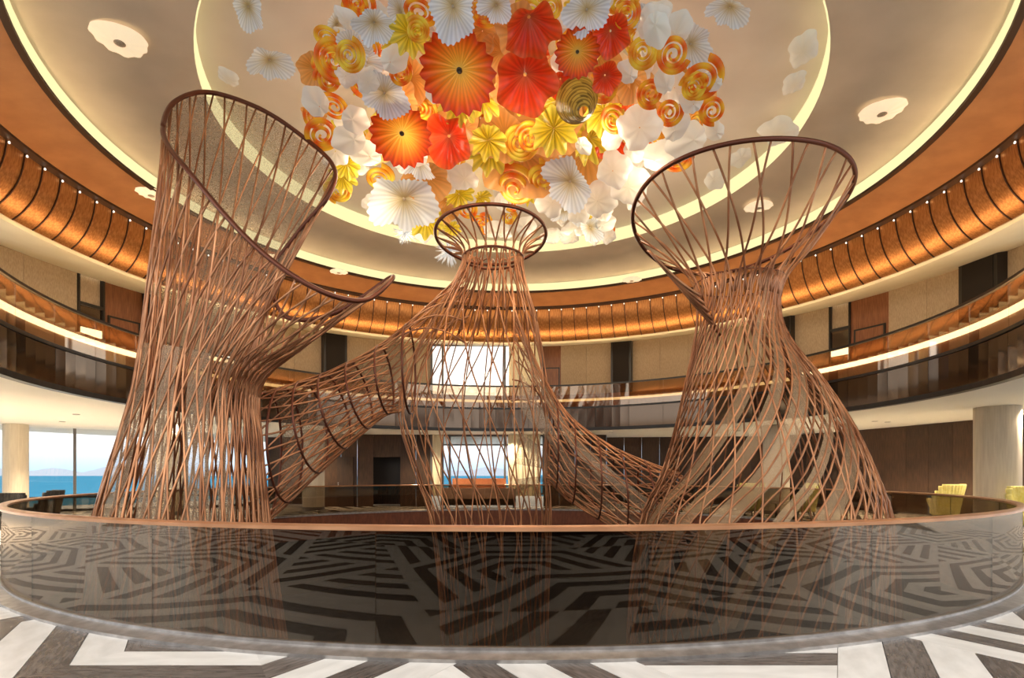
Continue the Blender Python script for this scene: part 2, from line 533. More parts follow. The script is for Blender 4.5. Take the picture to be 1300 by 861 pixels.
# ------------------------------------------------------------------ gallery balcony
bal = empty('balcony', (0, 0, 0)); tag(bal, kind='structure')
R_B = 10.37
MB().sweep([(R_B + 0.12, Z_SOF + 0.02), (R_B + 0.3, Z_SOF + 0.02), (R_W + 0.1, Z_BAL - 0.35), (R_W + 0.1, Z_BAL), (R_B + 0.12, Z_BAL)], -AV, AV, 120).build('floor_slab', M['pillar'], bal)
MB().sweep(rect_ring(R_B - 0.04, R_B + 0.14, Z_SOF - 0.02, Z_SOF + 0.11), -AV, AV, 120).build('lower_trim', M['black'], bal)
MB().sweep(rect_ring(R_B - 0.03, R_B + 0.14, Z_BAL - 0.02, Z_BAL + 0.05), -AV, AV, 120).build('slab_edge', M['black'], bal)
MB().sweep(rect_ring(R_B - 0.02, R_B + 0.07, 5.36, 5.42), -AV, AV, 120).build('handrail', M['black'], bal)
NB = 31
for i in range(NB):
    a0 = -AV + 2 * AV * i / NB + 0.0006; a1 = -AV + 2 * AV * (i + 1) / NB - 0.0006
    MB().sweep(rect_ring(R_B + 0.01, R_B + 0.11, Z_SOF + 0.11, Z_BAL - 0.02), a0, a1, 4).build('fascia_panel', M['fascia'], bal, False)
    MB().sweep(rect_ring(R_B + 0.02, R_B + 0.035, Z_BAL + 0.05, 5.36), a0, a1, 4).build('glass_panel', M['glass_rail'], bal)
aL = px_ang(180, R_B + 0.1); aR = px_ang(1018, R_B + 0.1)  # glowing strips added in place of the cove light's reflection in the glass
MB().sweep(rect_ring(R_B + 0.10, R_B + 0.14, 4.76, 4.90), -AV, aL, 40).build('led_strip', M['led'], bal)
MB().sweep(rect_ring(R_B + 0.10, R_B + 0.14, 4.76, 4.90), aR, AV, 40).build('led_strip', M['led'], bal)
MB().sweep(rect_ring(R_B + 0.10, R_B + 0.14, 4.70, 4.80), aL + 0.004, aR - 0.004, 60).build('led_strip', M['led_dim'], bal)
MB().sweep(rect_ring(R_B + 0.15, R_B + 0.17, Z_BAL + 0.05, 5.0), -AV, AV, 120).build('upstand', M['door'], bal)
# unseen warm strip and housing added to wash the cornice, soffit and wall
MB().sweep([(R_B + 0.34, 4.93), (R_B + 0.18, 4.93)], -AV, AV, 120, False).build('uplight_strip', M['uplight'], bal)
MB().sweep(rect_ring(R_B + 0.18, R_B + 0.35, Z_BAL, 4.92), -AV, AV, 120).build('uplight_housing', M['black'], bal)
# white soffit below the gallery
so = MB().sweep(rect_ring(R_B + 0.14, 24.0, Z_SOF - 0.005, Z_SOF + 0.015), -AV, AV, 120).build('ceiling_under_gallery', M['soffit'])
tag(so, kind='structure')

# ------------------------------------------------------------------ floor with stone bars
fl = MB().sweep(rect_ring(9.70, 26.0, -0.30, -0.02), 0, 2 * PI, 96).build('floor', M['grout'])
tag(fl, kind='structure')


def clip_half(poly, nx, ny, c):
    """keep nx*x + ny*y >= c"""
    out = []
    n = len(poly)
    for i in range(n):
        p, q = poly[i], poly[(i + 1) % n]
        dp, dq = nx * p[0] + ny * p[1] - c, nx * q[0] + ny * q[1] - c
        if dp >= 0: out.append(p)
        if (dp >= 0) != (dq >= 0):
            t = dp / (dp - dq)
            out.append((p[0] + (q[0] - p[0]) * t, p[1] + (q[1] - p[1]) * t))
    return out


def area(poly):
    return 0.5 * abs(sum(poly[i][0] * poly[(i + 1) % len(poly)][1] - poly[(i + 1) % len(poly)][0] * poly[i][1] for i in range(len(poly))))


SIDE = 3.1
HT = SIDE * math.sqrt(3) / 2
NS = 8
bars = []
for row in range(-5, 10):
    for colm in range(-16, 17):
        for up in (0, 1):
            x0 = colm * SIDE / 1.0 + (row % 2) * SIDE / 2 + 0.3
            y0 = row * HT + 0.55
            if up == 0:
                tri = [(x0, y0), (x0 + SIDE, y0), (x0 + SIDE / 2, y0 + HT)]
            else:
                tri = [(x0 + SIDE / 2, y0 + HT), (x0 + SIDE, y0), (x0 + 1.5 * SIDE, y0 + HT)]
            cx = sum(p[0] for p in tri) / 3; cy = sum(p[1] for p in tri) / 3
            if abs(cx) > 17 or math.hypot(cx, cy - CY) < 8.8 or cy < -7: continue
            k_ = (colm + 2 * row + up) % 3
            a, b, c = tri[k_], tri[(k_ + 1) % 3], tri[(k_ + 2) % 3]
            ex, ey = b[0] - a[0], b[1] - a[1]; L = math.hypot(ex, ey)
            nx, ny = -ey / L, ex / L
            if nx * (c[0] - a[0]) + ny * (c[1] - a[1]) < 0: nx, ny = -nx, -ny
            base = nx * a[0] + ny * a[1]
            for s in range(NS):
                g_ = 0.004
                pl = clip_half(tri, nx, ny, base + HT * (s + (0.06 if s % 2 else 0)) / NS + g_)
                if len(pl) > 2: pl = clip_half(pl, -nx, -ny, -(base + HT * (s + 1 + (0 if s % 2 else 0.06)) / NS - g_))
                if len(pl) < 3: continue
                # keep clear of the opening
                mx_ = sum(p[0] for p in pl) / len(pl); my_ = sum(p[1] for p in pl) / len(pl)
                rr = math.hypot(mx_, my_ - CY)
                ux, uy = mx_ / rr, (my_ - CY) / rr
                pl = clip_half(pl, ux, uy, ux * 0 + uy * CY + 9.80)
                if len(pl) < 3 or area(pl) < 0.004: continue
                mx_ = sum(p[0] for p in pl) / len(pl); my_ = sum(p[1] for p in pl) / len(pl)
                bars.append((math.hypot(mx_ * 0.8, my_ - 4.3), pl, s % 2, math.atan2(ey, ex)))
bars.sort(key=lambda t: t[0])
rest = {0: MB(), 1: MB()}
for i, (dd, pl, dark, ang) in enumerate(bars):
    if i < 290:
        cx = sum(p[0] for p in pl) / len(pl); cy = sum(p[1] for p in pl) / len(pl)
        ca, sa = math.cos(-ang), math.sin(-ang)
        lp = [((x - cx) * ca - (y - cy) * sa, (x - cx) * sa + (y - cy) * ca) for x, y in pl]
        ar = sum(lp[j][0] * lp[(j + 1) % len(lp)][1] - lp[(j + 1) % len(lp)][0] * lp[j][1] for j in range(len(lp)))
        if ar < 0: lp = lp[::-1]
        o = MB().prism(lp, -0.02, 0.0).build('floor_tile', M['stone'] if dark else M['marble'], fl)
        o.location = (cx, cy, 0); o.rotation_euler = (0, 0, ang)
    else:
        rest[dark].prism(pl, -0.02, 0.0)
for d_, nm in ((0, 'pale_floor_tiles'), (1, 'dark_floor_tiles')):
    o = rest[d_].build(nm, M['stone'] if d_ else M['marble'], fl); o['kind'] = 'stuff'
# far floor slab in plain marble
o = MB().sweep(rect_ring(9.95, 25.5, -0.02, -0.006), -math.radians(118), math.radians(118), 90).build('marble_floor', M['marble'], fl)

# opening to the deck below
o = MB().sweep(rect_ring(9.66, 9.72, -0.85, 0.0), 0, 2 * PI, 120).build('trim_2', M['redwood']); tag(o, kind='structure')
o = MB().sweep([(0.02, -3.62), (14.0, -3.62), (14.0, -3.5), (0.02, -3.5)], 0, 2 * PI, 72).build('floor_lower_deck', M['lower']); tag(o, kind='structure')
o = MB().sweep(rect_ring(13.0, 13.1, -3.5, -0.30), 0, 2 * PI, 72).build('wall_lower_deck', M['darkwood']); tag(o, kind='structure')

# ------------------------------------------------------------------ round balustrade
bs = empty('balustrade', (0, CY, 0))
tag(bs, 'round smoked glass balustrade with copper handrail around the floor opening', 'balustrade')
R_G = 9.70
NG = 26
for i in range(NG):
    a0 = 2 * PI * (i + 0.5) / NG + 0.0002; a1 = 2 * PI * (i + 1.5) / NG - 0.0002
    auto_smooth(local_sweep(rect_ring(R_G - 0.008, R_G + 0.008, 0.05, 1.085), a0, a1, 12).build('glass_panel', M['glass_dark'], bs), 60)
auto_smooth(local_sweep([(R_G - 0.05, 1.06), (R_G + 0.05, 1.06), (R_G + 0.055, 1.09), (R_G + 0.03, 1.108), (R_G - 0.03, 1.108), (R_G - 0.055, 1.09)], 0, 2 * PI, 220).build('handrail', M['handrail'], bs), 50)
auto_smooth(local_sweep([(R_G - 0.07, 0.0), (R_G + 0.19, 0.0), (R_G + 0.19, 0.03), (R_G + 0.12, 0.04), (R_G + 0.03, 0.055), (R_G + 0.03, 0.08), (R_G - 0.03, 0.08), (R_G - 0.07, 0.06)], 0, 2 * PI, 220).build('base_channel', M['steel'], bs), 30)

# ------------------------------------------------------------------ lower walls
def wall_line(name, pts, n0, mat, h0=0.0, h1=Z_SOF - 0.01, step=0.85):
    """dark panelled wall along plan points [(px, depth)] made of separate boards"""
    root = empty(name, (0, 0, 0)); tag(root, kind='structure')
    for (pa, da), (pb, db) in zip(pts[:-1], pts[1:]):
        A = Vector(((pa - 650) / FPX * da, da, 0)); B = Vector(((pb - 650) / FPX * db, db, 0))
        L = (B - A).length; n = max(1, round(L / step))
        ang = math.atan2(B.y - A.y, B.x - A.x)
        bm = MB().box(0.006, L / n - 0.006, 0.0, 0.06, h0, h1).me('wall_board')
        for i in range(n):
            o = obj('wall_board', bm, mat, root)
            o.location = A + (B - A) * (i / n); o.rotation_euler = (0, 0, ang)
    return root


wl = wall_line('wall_far_a', [(412, 26.7), (474, 27.1)], 0, M['darkwood'])
wall_line('wall_far_b', [(508, 27.1), (548, 27.2)], 0, M['darkwood'])
wall_line('wall_far_c', [(690, 27.2), (770, 27.3)], 0, M['darkwood'])
wall_line('wall_far_d', [(770, 29.2), (1000, 28.2)], 0, M['darkwood'])
wall_line('wall_right', [(1000, 27.6), (1075, 25.0), (1150, 22.3), (1243, 19.6), (1330, 17.2)], 0, M['darkwood'])
# lintel over the black doorway
o = MB().box((474 - 650) / FPX * 27.1, (508 - 650) / FPX * 27.1, 27.1, 27.16, 2.36, Z_SOF - 0.01).build('wall_lintel', M['darkwood']); tag(o, kind='structure')
o = MB().box((470 - 650) / FPX * 29, (512 - 650) / FPX * 29, 29.0, 29.1, 0, Z_SOF).build('wall_dark_passage', M['black']); tag(o, kind='structure')
d4 = empty('door_21', (0, 0, 0)); tag(d4, kind='structure')
xx = lambda p: (p - 650) / FPX * 26.75
MB().box(xx(424), xx(448), 26.80, 26.9, 0.0, 2.35).build('door_leaf', M['darkwood'], d4)
MB().tube([Vector((xx(429.5), 26.74, 0.98)), Vector((xx(429.5), 26.74, 1.16))], 0.02, 6).build('handle', M['steel'], d4)
# left end behind the tower
wall_line('wall_left', [(340, 29.0), (412, 29.0)], 0, M['darkwood'])
o = MB().box(-24, 24, -4.6, -4.5, 0, 3.4).build('wall_back', M['darkwood']); tag(o, kind='structure')


def column(px, py_top, width_px, d, label, ribbed=True):
    x = (px - 650) / FPX * d
    r = width_px / 2 / FPX * d
    t = empty('column', (x, d, 0)); tag(t, label, 'column')
    n = 48
    ring = []
    for i in range(n):
        q = 2 * PI * i / n
        rr = r * (1.0 if (i % 4) else 0.975)
        ring.append((rr * math.cos(q), rr * math.sin(q)))
    auto_smooth(MB().prism(ring, 0.0, Z_SOF - 0.01).build('shaft', M['column'], t), 50)
    MB().lathe([(r * 1.03, 0.0), (r * 1.03, 0.12), (r * 1.0, 0.14)], 40).build('base_ring', M['frame'], t)
    return t


column(1266, 517, 48, 16.0, 'beige fluted column in front of the dark wood wall')
column(398, 560, 27, 24.5, 'pale column beside the dark wood door')
column(985, 560, 32, 22.0, 'pale column behind the twisted lattice tower')
column(20, 545, 26, 21.5, 'beige column in front of the sea windows')
column(218, 545, 34, 21.5, 'grey beige column behind the scoop mouthed lattice tower')

# sea windows on the left
lw = empty('window_3', (0, 0, 0)); tag(lw, kind='structure')
WPT = [(-75, 20.0), (34, 22.6), (95, 23.6), (162, 24.6), (214, 25.4), (262, 26.2), (300, 27.2), (340, 28.6)]
for i, ((pa, da), (pb, db)) in enumerate(zip(WPT[:-1], WPT[1:])):
    A = Vector(((pa - 650) / FPX * da, da, 0)); B = Vector(((pb - 650) / FPX * db, db, 0))
    L = (B - A).length; ang = math.atan2(B.y - A.y, B.x - A.x)
    o = MB().box(0.05, L - 0.05, -0.008, 0.008, 0.10, Z_SOF - 0.02).build('pane', M['glass_clear'], lw); o.location = A; o.rotation_euler = (0, 0, ang)
    o = MB().box(-0.05, 0.05, -0.06, 0.06, 0.0, Z_SOF - 0.01).build('mullion', M['frame'], lw); o.location = A; o.rotation_euler = (0, 0, ang)
    o = MB().box(0.05, L - 0.05, -0.05, 0.05, 0.0, 0.10).build('sill', M['black'], lw); o.location = A; o.rotation_euler = (0, 0, ang)
    o = MB().box(0.0, L, -0.16, -0.10, 0.55, 0.63).build('guard_rail', M['black'], lw); o.location = A; o.rotation_euler = (0, 0, ang)

# ------------------------------------------------------------------ the sea outside
o = MB().box(-14000, 14000, -3000, 14000, -26, -25).build('sea', M['sea']); tag(o, kind='structure')
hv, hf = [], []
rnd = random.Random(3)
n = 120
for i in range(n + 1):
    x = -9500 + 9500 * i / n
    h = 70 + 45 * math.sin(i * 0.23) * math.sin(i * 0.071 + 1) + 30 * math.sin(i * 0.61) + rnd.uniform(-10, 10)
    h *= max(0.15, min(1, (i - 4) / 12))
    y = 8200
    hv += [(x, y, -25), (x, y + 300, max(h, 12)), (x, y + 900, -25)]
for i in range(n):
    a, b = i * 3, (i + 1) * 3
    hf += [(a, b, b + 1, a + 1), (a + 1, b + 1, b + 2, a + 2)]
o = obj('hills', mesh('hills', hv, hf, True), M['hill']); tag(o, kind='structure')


# ------------------------------------------------------------------ lattice towers
def closed_curve(ctrl, n=96):
    """periodic Catmull-Rom through control points, sampled n times with equal parameter steps"""
    c = np.array([tuple(p) for p in ctrl], float); m = len(c)
    out = np.zeros((n, 3))
    for i in range(n):
        t = i / n * m; k_ = int(t); f = t - k_
        p0, p1, p2, p3 = c[(k_ - 1) % m], c[k_ % m], c[(k_ + 1) % m], c[(k_ + 2) % m]
        out[i] = 0.5 * ((2 * p1) + (-p0 + p2) * f + (2 * p0 - 5 * p1 + 4 * p2 - p3) * f * f + (-p0 + 3 * p1 - 3 * p2 + p3) * f ** 3)
    return out


def hoop(y, xl, xr, d, n=96, warp=None, squash=1.0):
    """horizontal circle: its level from picture row y at depth d, its span from columns xl..xr"""
    c = at((xl + xr) / 2, y, d); r = (xr - xl) / 2 / FPX * d
    out = np.zeros((n, 3))
    for i in range(n):
        p = i / n
        if warp: p = warp(p)
        q = 2 * PI * p
        out[i] = (c.x - r * math.cos(q), c.y + r * squash * math.sin(q), c.z)
    return out


class Loft:
    def __init__(self, loops): self.L = np.array(loops)

    def __call__(self, p, s):
        L = self.L; m, n = L.shape[0], L.shape[1]
        t = max(0.0, min(1.0, s)) * (m - 1)
        k_ = min(int(t), m - 2); f = t - k_
        u = (p % 1.0) * n; j = int(u) % n; g_ = u - int(u); j2 = (j + 1) % n
        def q(i):
            i = max(0, min(m - 1, i))
            return L[i, j] * (1 - g_) + L[i, j2] * g_
        p0, p1, p2, p3 = q(k_ - 1), q(k_), q(k_ + 1), q(k_ + 2)
        if k_ == 0: p0 = 2 * p1 - p2
        if k_ + 2 > m - 1: p3 = 2 * p2 - p1
        r = 0.5 * ((2 * p1) + (-p0 + p2) * f + (2 * p0 - 5 * p1 + 4 * p2 - p3) * f * f + (-p0 + 3 * p1 - 3 * p2 + p3) * f ** 3)
        return Vector(r)


def rods(surf, root, n, twist, s0=0.0, s1=1.0, rad=0.022, off=0.0, steps=26, name='rod', p0=0.0, p1=1.0, wob=0.0, ease=None):
    org = root.location
    for i in range(n):
        pts = []
        for k_ in range(steps + 1):
            s = s0 + (s1 - s0) * k_ / steps
            e_ = ease(s) if ease else s
            p = p0 + (p1 - p0) * (i + off) / n + twist * e_ + wob * math.sin(k_ * 0.9 + i * 2.4)
            pts.append(surf(p, s) - org)
        MB().tube(pts, rad, 5).build(name, M['rod'], root, True)


def arm_rods(surf, root, n, twist, rad, off=0.0, s_in=0.25, steps=26):
    """rods along an arm; only those on its crest run on up into the tower's neck"""
    org = root.location
    for i in range(n):
        p_ = (i + off) / n
        s0 = 0.0 if math.cos(2 * PI * (p_ + twist * 0.2)) > 0.45 else s_in
        pts = [surf(p_ + twist * s, s) - org for s in [s0 + (1 - s0) * k_ / steps for k_ in range(steps + 1)]]
        MB().tube(pts, rad, 5).build('arm_rod', M['rod'], root, True)


def ring_at(surf, root, s, rad, name, n=72, mat='rim', p0=None, p1=None):
    org = root.location
    if p0 is None:
        MB().tube([surf(i / n, s) - org for i in range(n)], rad, 8, True).build(name, M[mat], root, True)
    else:
        MB().tube([surf(p0 + (p1 - p0) * i / n, s) - org for i in range(n + 1)], rad, 6).build(name, M[mat], root, True)


def strip(surf, root, p0, width, twist, s0, s1, name, mat, nu=3, nv=24, ease=None):
    org = root.location
    v, f = [], []
    for k_ in range(nv + 1):
        s = s0 + (s1 - s0) * k_ / nv
        e_ = ease(s) if ease else s
        for j in range(nu + 1):
            v.append(surf(p0 + width * j / nu + twist * e_, s) - org)
    for k_ in range(nv):
        for j in range(nu):
            a = k_ * (nu + 1) + j
            f.append((a, a + 1, a + nu + 2, a + nu + 1))
    return obj(name, mesh(name, v, f, True), M[mat], root)


# ---- tower with the scoop mouth
D1 = 10.4
warpL = lambda p: float(np.interp(p, [0, 0.29, 0.50, 0.58, 0.79, 0.90, 1.0], [0, 0.20, 0.40, 0.47, 0.64, 0.80, 1.0]))
rimL_px = [(207, 160, 10.4), (222, 129, 10.9), (265, 117, 11.5), (330, 138, 11.8), (385, 174, 11.8), (424, 212, 11.5), (416, 250, 11.2),
           (378, 296, 11.4), (345, 348, 11.5), (362, 402, 11.4), (425, 398, 11.1), (498, 351, 10.8), (470, 379, 10.0), (430, 378, 9.5),
           (380, 355, 9.3), (330, 318, 9.3), (285, 272, 9.4), (240, 218, 9.6), (214, 186, 10.0)]
rimL = closed_curve([at(*q) for q in rimL_px])
loopsL = [hoop(945, 95, 375, D1, warp=warpL), hoop(800, 118, 352, D1, warp=warpL), hoop(665, 137, 335, D1, warp=warpL),
          hoop(565, 164, 326, D1, warp=warpL), hoop(485, 184, 326, D1, warp=warpL)]
loopsL.append(loopsL[-1] * 0.52 + rimL * 0.48)
loopsL.append(rimL)
SL = Loft(loopsL)
t1 = empty('lattice_tower', (at(236, HOR, D1).x, D1, -3.5))
tag(t1, 'copper lattice tower with a tilted scoop mouth and a horn reaching sideways', 'sculpture')
rods(SL, t1, 46, -0.16, rad=0.020)
rods(SL, t1, 46, 0.10, rad=0.018, off=0.5)
rods(SL, t1, 22, 0.02, s0=0.0, s1=0.86, rad=0.024, off=0.3)
ring_at(SL, t1, 1.0, 0.045, 'mouth_rim', 140)
ring_at(SL, t1, 0.02, 0.05, 'base_ring')
strip(SL, t1, 0.02, 0.36, 0.0, 0.70, 0.995, 'mesh_lining', 'meshlin', 30, 20)
for i in range(5):
    strip(SL, t1, 0.70 + 0.055 * i, 0.035, 0.06, 0.1, 0.72, 'mesh_ribbon', 'meshlin', 2, 30)

# ---- middle tower with collar and two arms
D2 = 14.5
rimM_px = []
for i in range(16):
    q = 2 * PI * i / 16
    cx_, r_ = 623, 70 / FPX * D2
    dep = D2 + r_ * math.sin(q)
    z = EYE + (HOR - 299) / FPX * D2 + (-0.18 * math.sin(q) - 0.05 * math.sin(q) ** 2)
    rimM_px.append((at(cx_, HOR, D2).x - r_ * math.cos(q), dep, z))
rimM = closed_curve(rimM_px)
loopsM = [hoop(930, 560, 700, D2), hoop(790, 560, 696, D2), hoop(665, 548, 700, D2), hoop(600, 527, 697, D2), hoop(530, 508, 698, D2), hoop(470, 520, 692, D2), hoop(410, 548, 682, D2),
          hoop(360, 576, 668, D2), hoop(328, 588, 664, D2), hoop(312, 580, 670, D2), rimM]
SM = Loft(loopsM)
t2 = empty('lattice_tower', (at(623, HOR, D2).x, D2, -3.5))
tag(t2, 'copper lattice tower with a round collar and two arms sweeping down to its neighbours', 'sculpture')
rods(SM, t2, 20, 0.42, rad=0.019, s1=0.80)
rods(SM, t2, 20, -0.03, rad=0.018, off=0.5, s1=0.80)
rods(SM, t2, 20, 0.16, rad=0.022, s0=0.78, s1=1.0, steps=12, name='collar_rod')
rods(SM, t2, 20, -0.16, rad=0.022, s0=0.78, s1=1.0, steps=12, name='collar_rod', off=0.3)
rods(SM, t2, 30, 0.03, rad=0.02, s0=0.60, s1=0.80, steps=14, name='neck_rod')
ring_at(SM, t2, 1.0, 0.045, 'collar_rim', 80)
ring_at(SM, t2, 0.80, 0.035, 'neck_ring', 60)
ring_at(SM, t2, 0.02, 0.05, 'base_ring')


def arm_loop(top, bot, d, depth_r, n=96):
    """closed loop standing across an arm: top and bottom points in the picture, depth radius in metres"""
    T, B = at(*top, d), at(*bot, d)
    c = (T + B) / 2; hv_ = (T - B) / 2
    out = np.zeros((n, 3))
    for i in range(n):
        q = 2 * PI * i / n
        p = c + hv_ * math.cos(q) + Vector((0, depth_r * math.sin(q), 0))
        out[i] = p
    return out


SA = Loft([arm_loop((592, 342), (600, 575), 14.4, 0.65), arm_loop((545, 388), (545, 535), 14.1, 0.85), arm_loop((490, 436), (497, 524), 13.6, 0.95),
           arm_loop((430, 469), (452, 556), 12.9, 1.0), arm_loop((382, 486), (398, 606), 12.2, 1.0), arm_loop((340, 498), (330, 672), 11.6, 0.85)])
arm_rods(SA, t2, 26, 0.30, 0.020, 0.0, 0.36)
arm_rods(SA, t2, 16, -0.12, 0.016, 0.5, 0.36)
for s in (0.30, 0.42, 0.54, 0.66, 0.78, 0.90, 1.0):
    ring_at(SA, t2, s, 0.026, 'arm_hoop', 48)
strip(SA, t2, 0.0, 0.52, 0.0, 0.34, 1.0, 'arm_mesh', 'meshlin', 16, 20)
SB = Loft([arm_loop((655, 400), (640, 640), 14.5, 0.6), arm_loop((690, 478), (690, 612), 14.5, 0.8), arm_loop((722, 527), (722, 636), 14.3, 0.9),
           arm_loop((770, 563), (775, 668), 13.9, 0.9), arm_loop((815, 584), (830, 694), 13.4, 0.85), arm_loop((860, 600), (880, 700), 12.9, 0.8)])
arm_rods(SB, t2, 26, -0.30, 0.020, 0.0, 0.22)
arm_rods(SB, t2, 12, 0.12, 0.016, 0.5, 0.22)
for s in (0.30, 0.42, 0.54, 0.66, 0.80):
    ring_at(SB, t2, s, 0.024, 'arm_hoop', 48)
for i in range(4):
    strip(SB, t2, 0.55 + 0.11 * i, 0.07, -0.25, 0.05, 0.98, 'mesh_ribbon', 'meshlin', 3, 24)

# ---- twisted tower with the wide collar
D3 = 12.0
rimR_pts = []
for i in range(16):
    q = 2 * PI * i / 16
    r_ = 129 / FPX * D3
    z = EYE + (HOR - 262) / FPX * D3 + (-0.42 * math.sin(q) - 0.26 * math.sin(q) ** 2 + 0.06 * math.cos(q))
    rimR_pts.append((at(935, HOR, D3).x - r_ * math.cos(q), D3 + r_ * math.sin(q), z))
rimR = closed_curve(rimR_pts)
loopsR = [hoop(945, 800, 1100, D3), hoop(790, 800, 1112, D3), hoop(665, 816, 1107, D3), hoop(605, 842, 1092, D3), hoop(545, 860, 1068, D3), hoop(490, 872, 1036, D3),
          hoop(440, 882, 1000, D3), hoop(400, 887, 986, D3), hoop(360, 884, 992, D3), hoop(320, 858, 1024, D3), rimR]
SR = Loft(loopsR)
t3 = empty('lattice_tower', (at(950, HOR, D3).x, D3, -3.5))
tag(t3, 'twisted copper lattice tower with a wide round collar and tan mesh ribbons', 'sculpture')
es = lambda s: s if s < 0.72 else 0.72 + (s - 0.72) * 0.25
rods(SR, t3, 36, -0.52, rad=0.020, ease=es, s1=0.80, p0=0.72, p1=1.32)
rods(SR, t3, 14, -0.12, rad=0.018, ease=es, s1=0.80, p0=0.42, p1=0.76)
rods(SR, t3, 28, 0.05, rad=0.018, off=0.4, s1=0.80)
ring_at(SR, t3, 0.80, 0.014, 'waist_ring', 60)
rods(SR, t3, 20, 0.24, rad=0.022, s0=0.74, s1=1.0, steps=14, name='collar_rod')
rods(SR, t3, 20, -0.20, rad=0.022, s0=0.74, s1=1.0, steps=14, name='collar_rod', off=0.35)
ring_at(SR, t3, 1.0, 0.045, 'collar_rim', 90)
ring_at(SR, t3, 0.02, 0.05, 'base_ring')
for i in range(5):
    strip(SR, t3, 0.84 + 0.055 * i, (0.03, 0.018, 0.034, 0.024, 0.03)[i], -0.52, 0.12, 0.79, 'mesh_ribbon', 'ribbon', 3, 36, ease=es)
# short horn of bundled rods at the waist
for i in range(6):
    a = at(824 + i * 1.2, 318 + i * 1.5, 11.3 + 0.05 * i)
    b = at(890 + 5 * i, 376 + 10 * i, 11.25 + 0.06 * i)
    m_ = (a + b) / 2 + Vector((0, 0, -0.16 + 0.03 * i))
    pts = [a * (1 - q) ** 2 + m_ * 2 * q * (1 - q) + b * q * q for q in [j / 8 for j in range(9)]]
    MB().tube([p - t3.location for p in pts], 0.03, 5).build('horn_rod', M['rod'], t3, True)


# ------------------------------------------------------------------ blown glass pieces
def dish(name, nr, na, radius, zfun, colfun):
    """radial sheet: radius(q, a) and zfun(q, a) for q in 0..1, colour from colfun(q, a)"""
    v, f, c = [], [], []
    for i in range(nr + 1):
        q = max(i / nr, 0.03)
        for j in range(na):
            a = 2 * PI * j / na
            r = radius(q, a)
            v.append((r * math.cos(a), r * math.sin(a), zfun(q, a)))
            c.append((*colfun(q, a), 1.0))
    for i in range(nr):
        for j in range(na):
            k_ = (j + 1) % na
            f.append((i * na + j, i * na + k_, (i + 1) * na + k_, (i + 1) * na + j))
    me = mesh(name, v, f, True)
    at_ = me.color_attributes.new('glass_colour', 'FLOAT_COLOR', 'POINT')
    at_.data.foreach_set('color', np.array(c, np.float32).ravel())
    me.materials.append(M['art'])
    return me


def lerp3(stops, q):
    for (q0, c0), (q1, c1) in zip(stops[:-1], stops[1:]):
        if q <= q1:
            t = (q - q0) / max(q1 - q0, 1e-6)
            return tuple(a + (b - a) * t for a, b in zip(c0, c1))
    return stops[-1][1]


GK = {}
# axis +Z of each piece is the side it shows
sun_c = [(0, (0.75, 0.55, 0.12)), (0.25, (0.85, 0.42, 0.05)), (0.6, (0.85, 0.22, 0.02)), (0.85, (0.80, 0.10, 0.01)), (1.0, (0.62, 0.05, 0.01))]
GK['sun'] = dish('sun_flower_glass', 8, 72, lambda q, a: q * (1 + 0.07 * q ** 3 * math.cos(18 * a)), lambda q, a: 0.30 * q * q + 0.03 * q * math.sin(18 * a) - 0.1,
                 lambda q, a: tuple(x * (0.9 + 0.15 * math.cos(36 * a)) for x in lerp3(sun_c, q)))
red_c = [(0, (0.45, 0.10, 0.04)), (0.4, (0.72, 0.05, 0.015)), (0.8, (0.82, 0.08, 0.015)), (1.0, (0.75, 0.13, 0.03))]
GK['bell'] = dish('red_bell_glass', 9, 56, lambda q, a: (q ** 0.8) * (1 + 0.10 * q * math.cos(5 * a + 1)), lambda q, a: -0.75 * (1 - q) ** 1.5 + 0.12 * q * math.sin(7 * a),
                  lambda q, a: tuple(x * (0.82 + 0.25 * abs(math.cos(14 * a))) for x in lerp3(red_c, q)))
shell_c = [(0, (0.42, 0.30, 0.12)), (0.25, (0.62, 0.52, 0.32)), (0.55, (0.72, 0.72, 0.68)), (1.0, (0.76, 0.80, 0.86))]
GK['shell'] = dish('ribbed_shell_glass', 9, 132, lambda q, a: q * (1 + 0.04 * q * math.cos(33 * a + 0.8 * math.sin(3 * a)) + 0.16 * q * math.cos(2 * a + 0.6) + 0.08 * q * math.cos(5 * a)), lambda q, a: 0.42 * q ** 1.5 + 0.10 * q ** 3 * math.sin(7 * a) + 0.02 * q * math.cos(33 * a + 0.8 * math.sin(3 * a)) + 0.12 * q * math.cos(3 * a) + 0.06 * q * math.cos(5 * a),
                   lambda q, a: tuple(x * (0.88 + 0.13 * math.cos(33 * a + 0.8 * math.sin(3 * a))) for x in lerp3(shell_c, min(1, q * (0.85 + 0.3 * abs(math.sin(6.3 * a)))))))
pet_c = [(0, (0.74, 0.70, 0.60)), (1.0, (0.80, 0.78, 0.72))]
GK['petal'] = dish('white_petal_glass', 6, 36, lambda q, a: q * (0.72 + 0.28 * math.cos(a)) * (1 + 0.05 * q * math.cos(7 * a)), lambda q, a: 0.22 * (1 - q * q) + 0.06 * q * math.cos(5 * a),
                   lambda q, a: lerp3(pet_c, q))
GK['blob'] = dish('white_lobed_glass', 6, 40, lambda q, a: q * (1 + 0.10 * q * math.cos(4 * a + 0.4) + 0.04 * q * math.cos(9 * a)), lambda q, a: 0.35 * math.sqrt(max(1 - q * q, 0)) + 0.03 * q * math.cos(9 * a),
                  lambda q, a: lerp3([(0, (0.78, 0.70, 0.56)), (1.0, (0.80, 0.77, 0.72))], q))
yel_c = [(0, (0.55, 0.36, 0.02)), (0.5, (0.82, 0.62, 0.03)), (1.0, (0.88, 0.72, 0.10))]
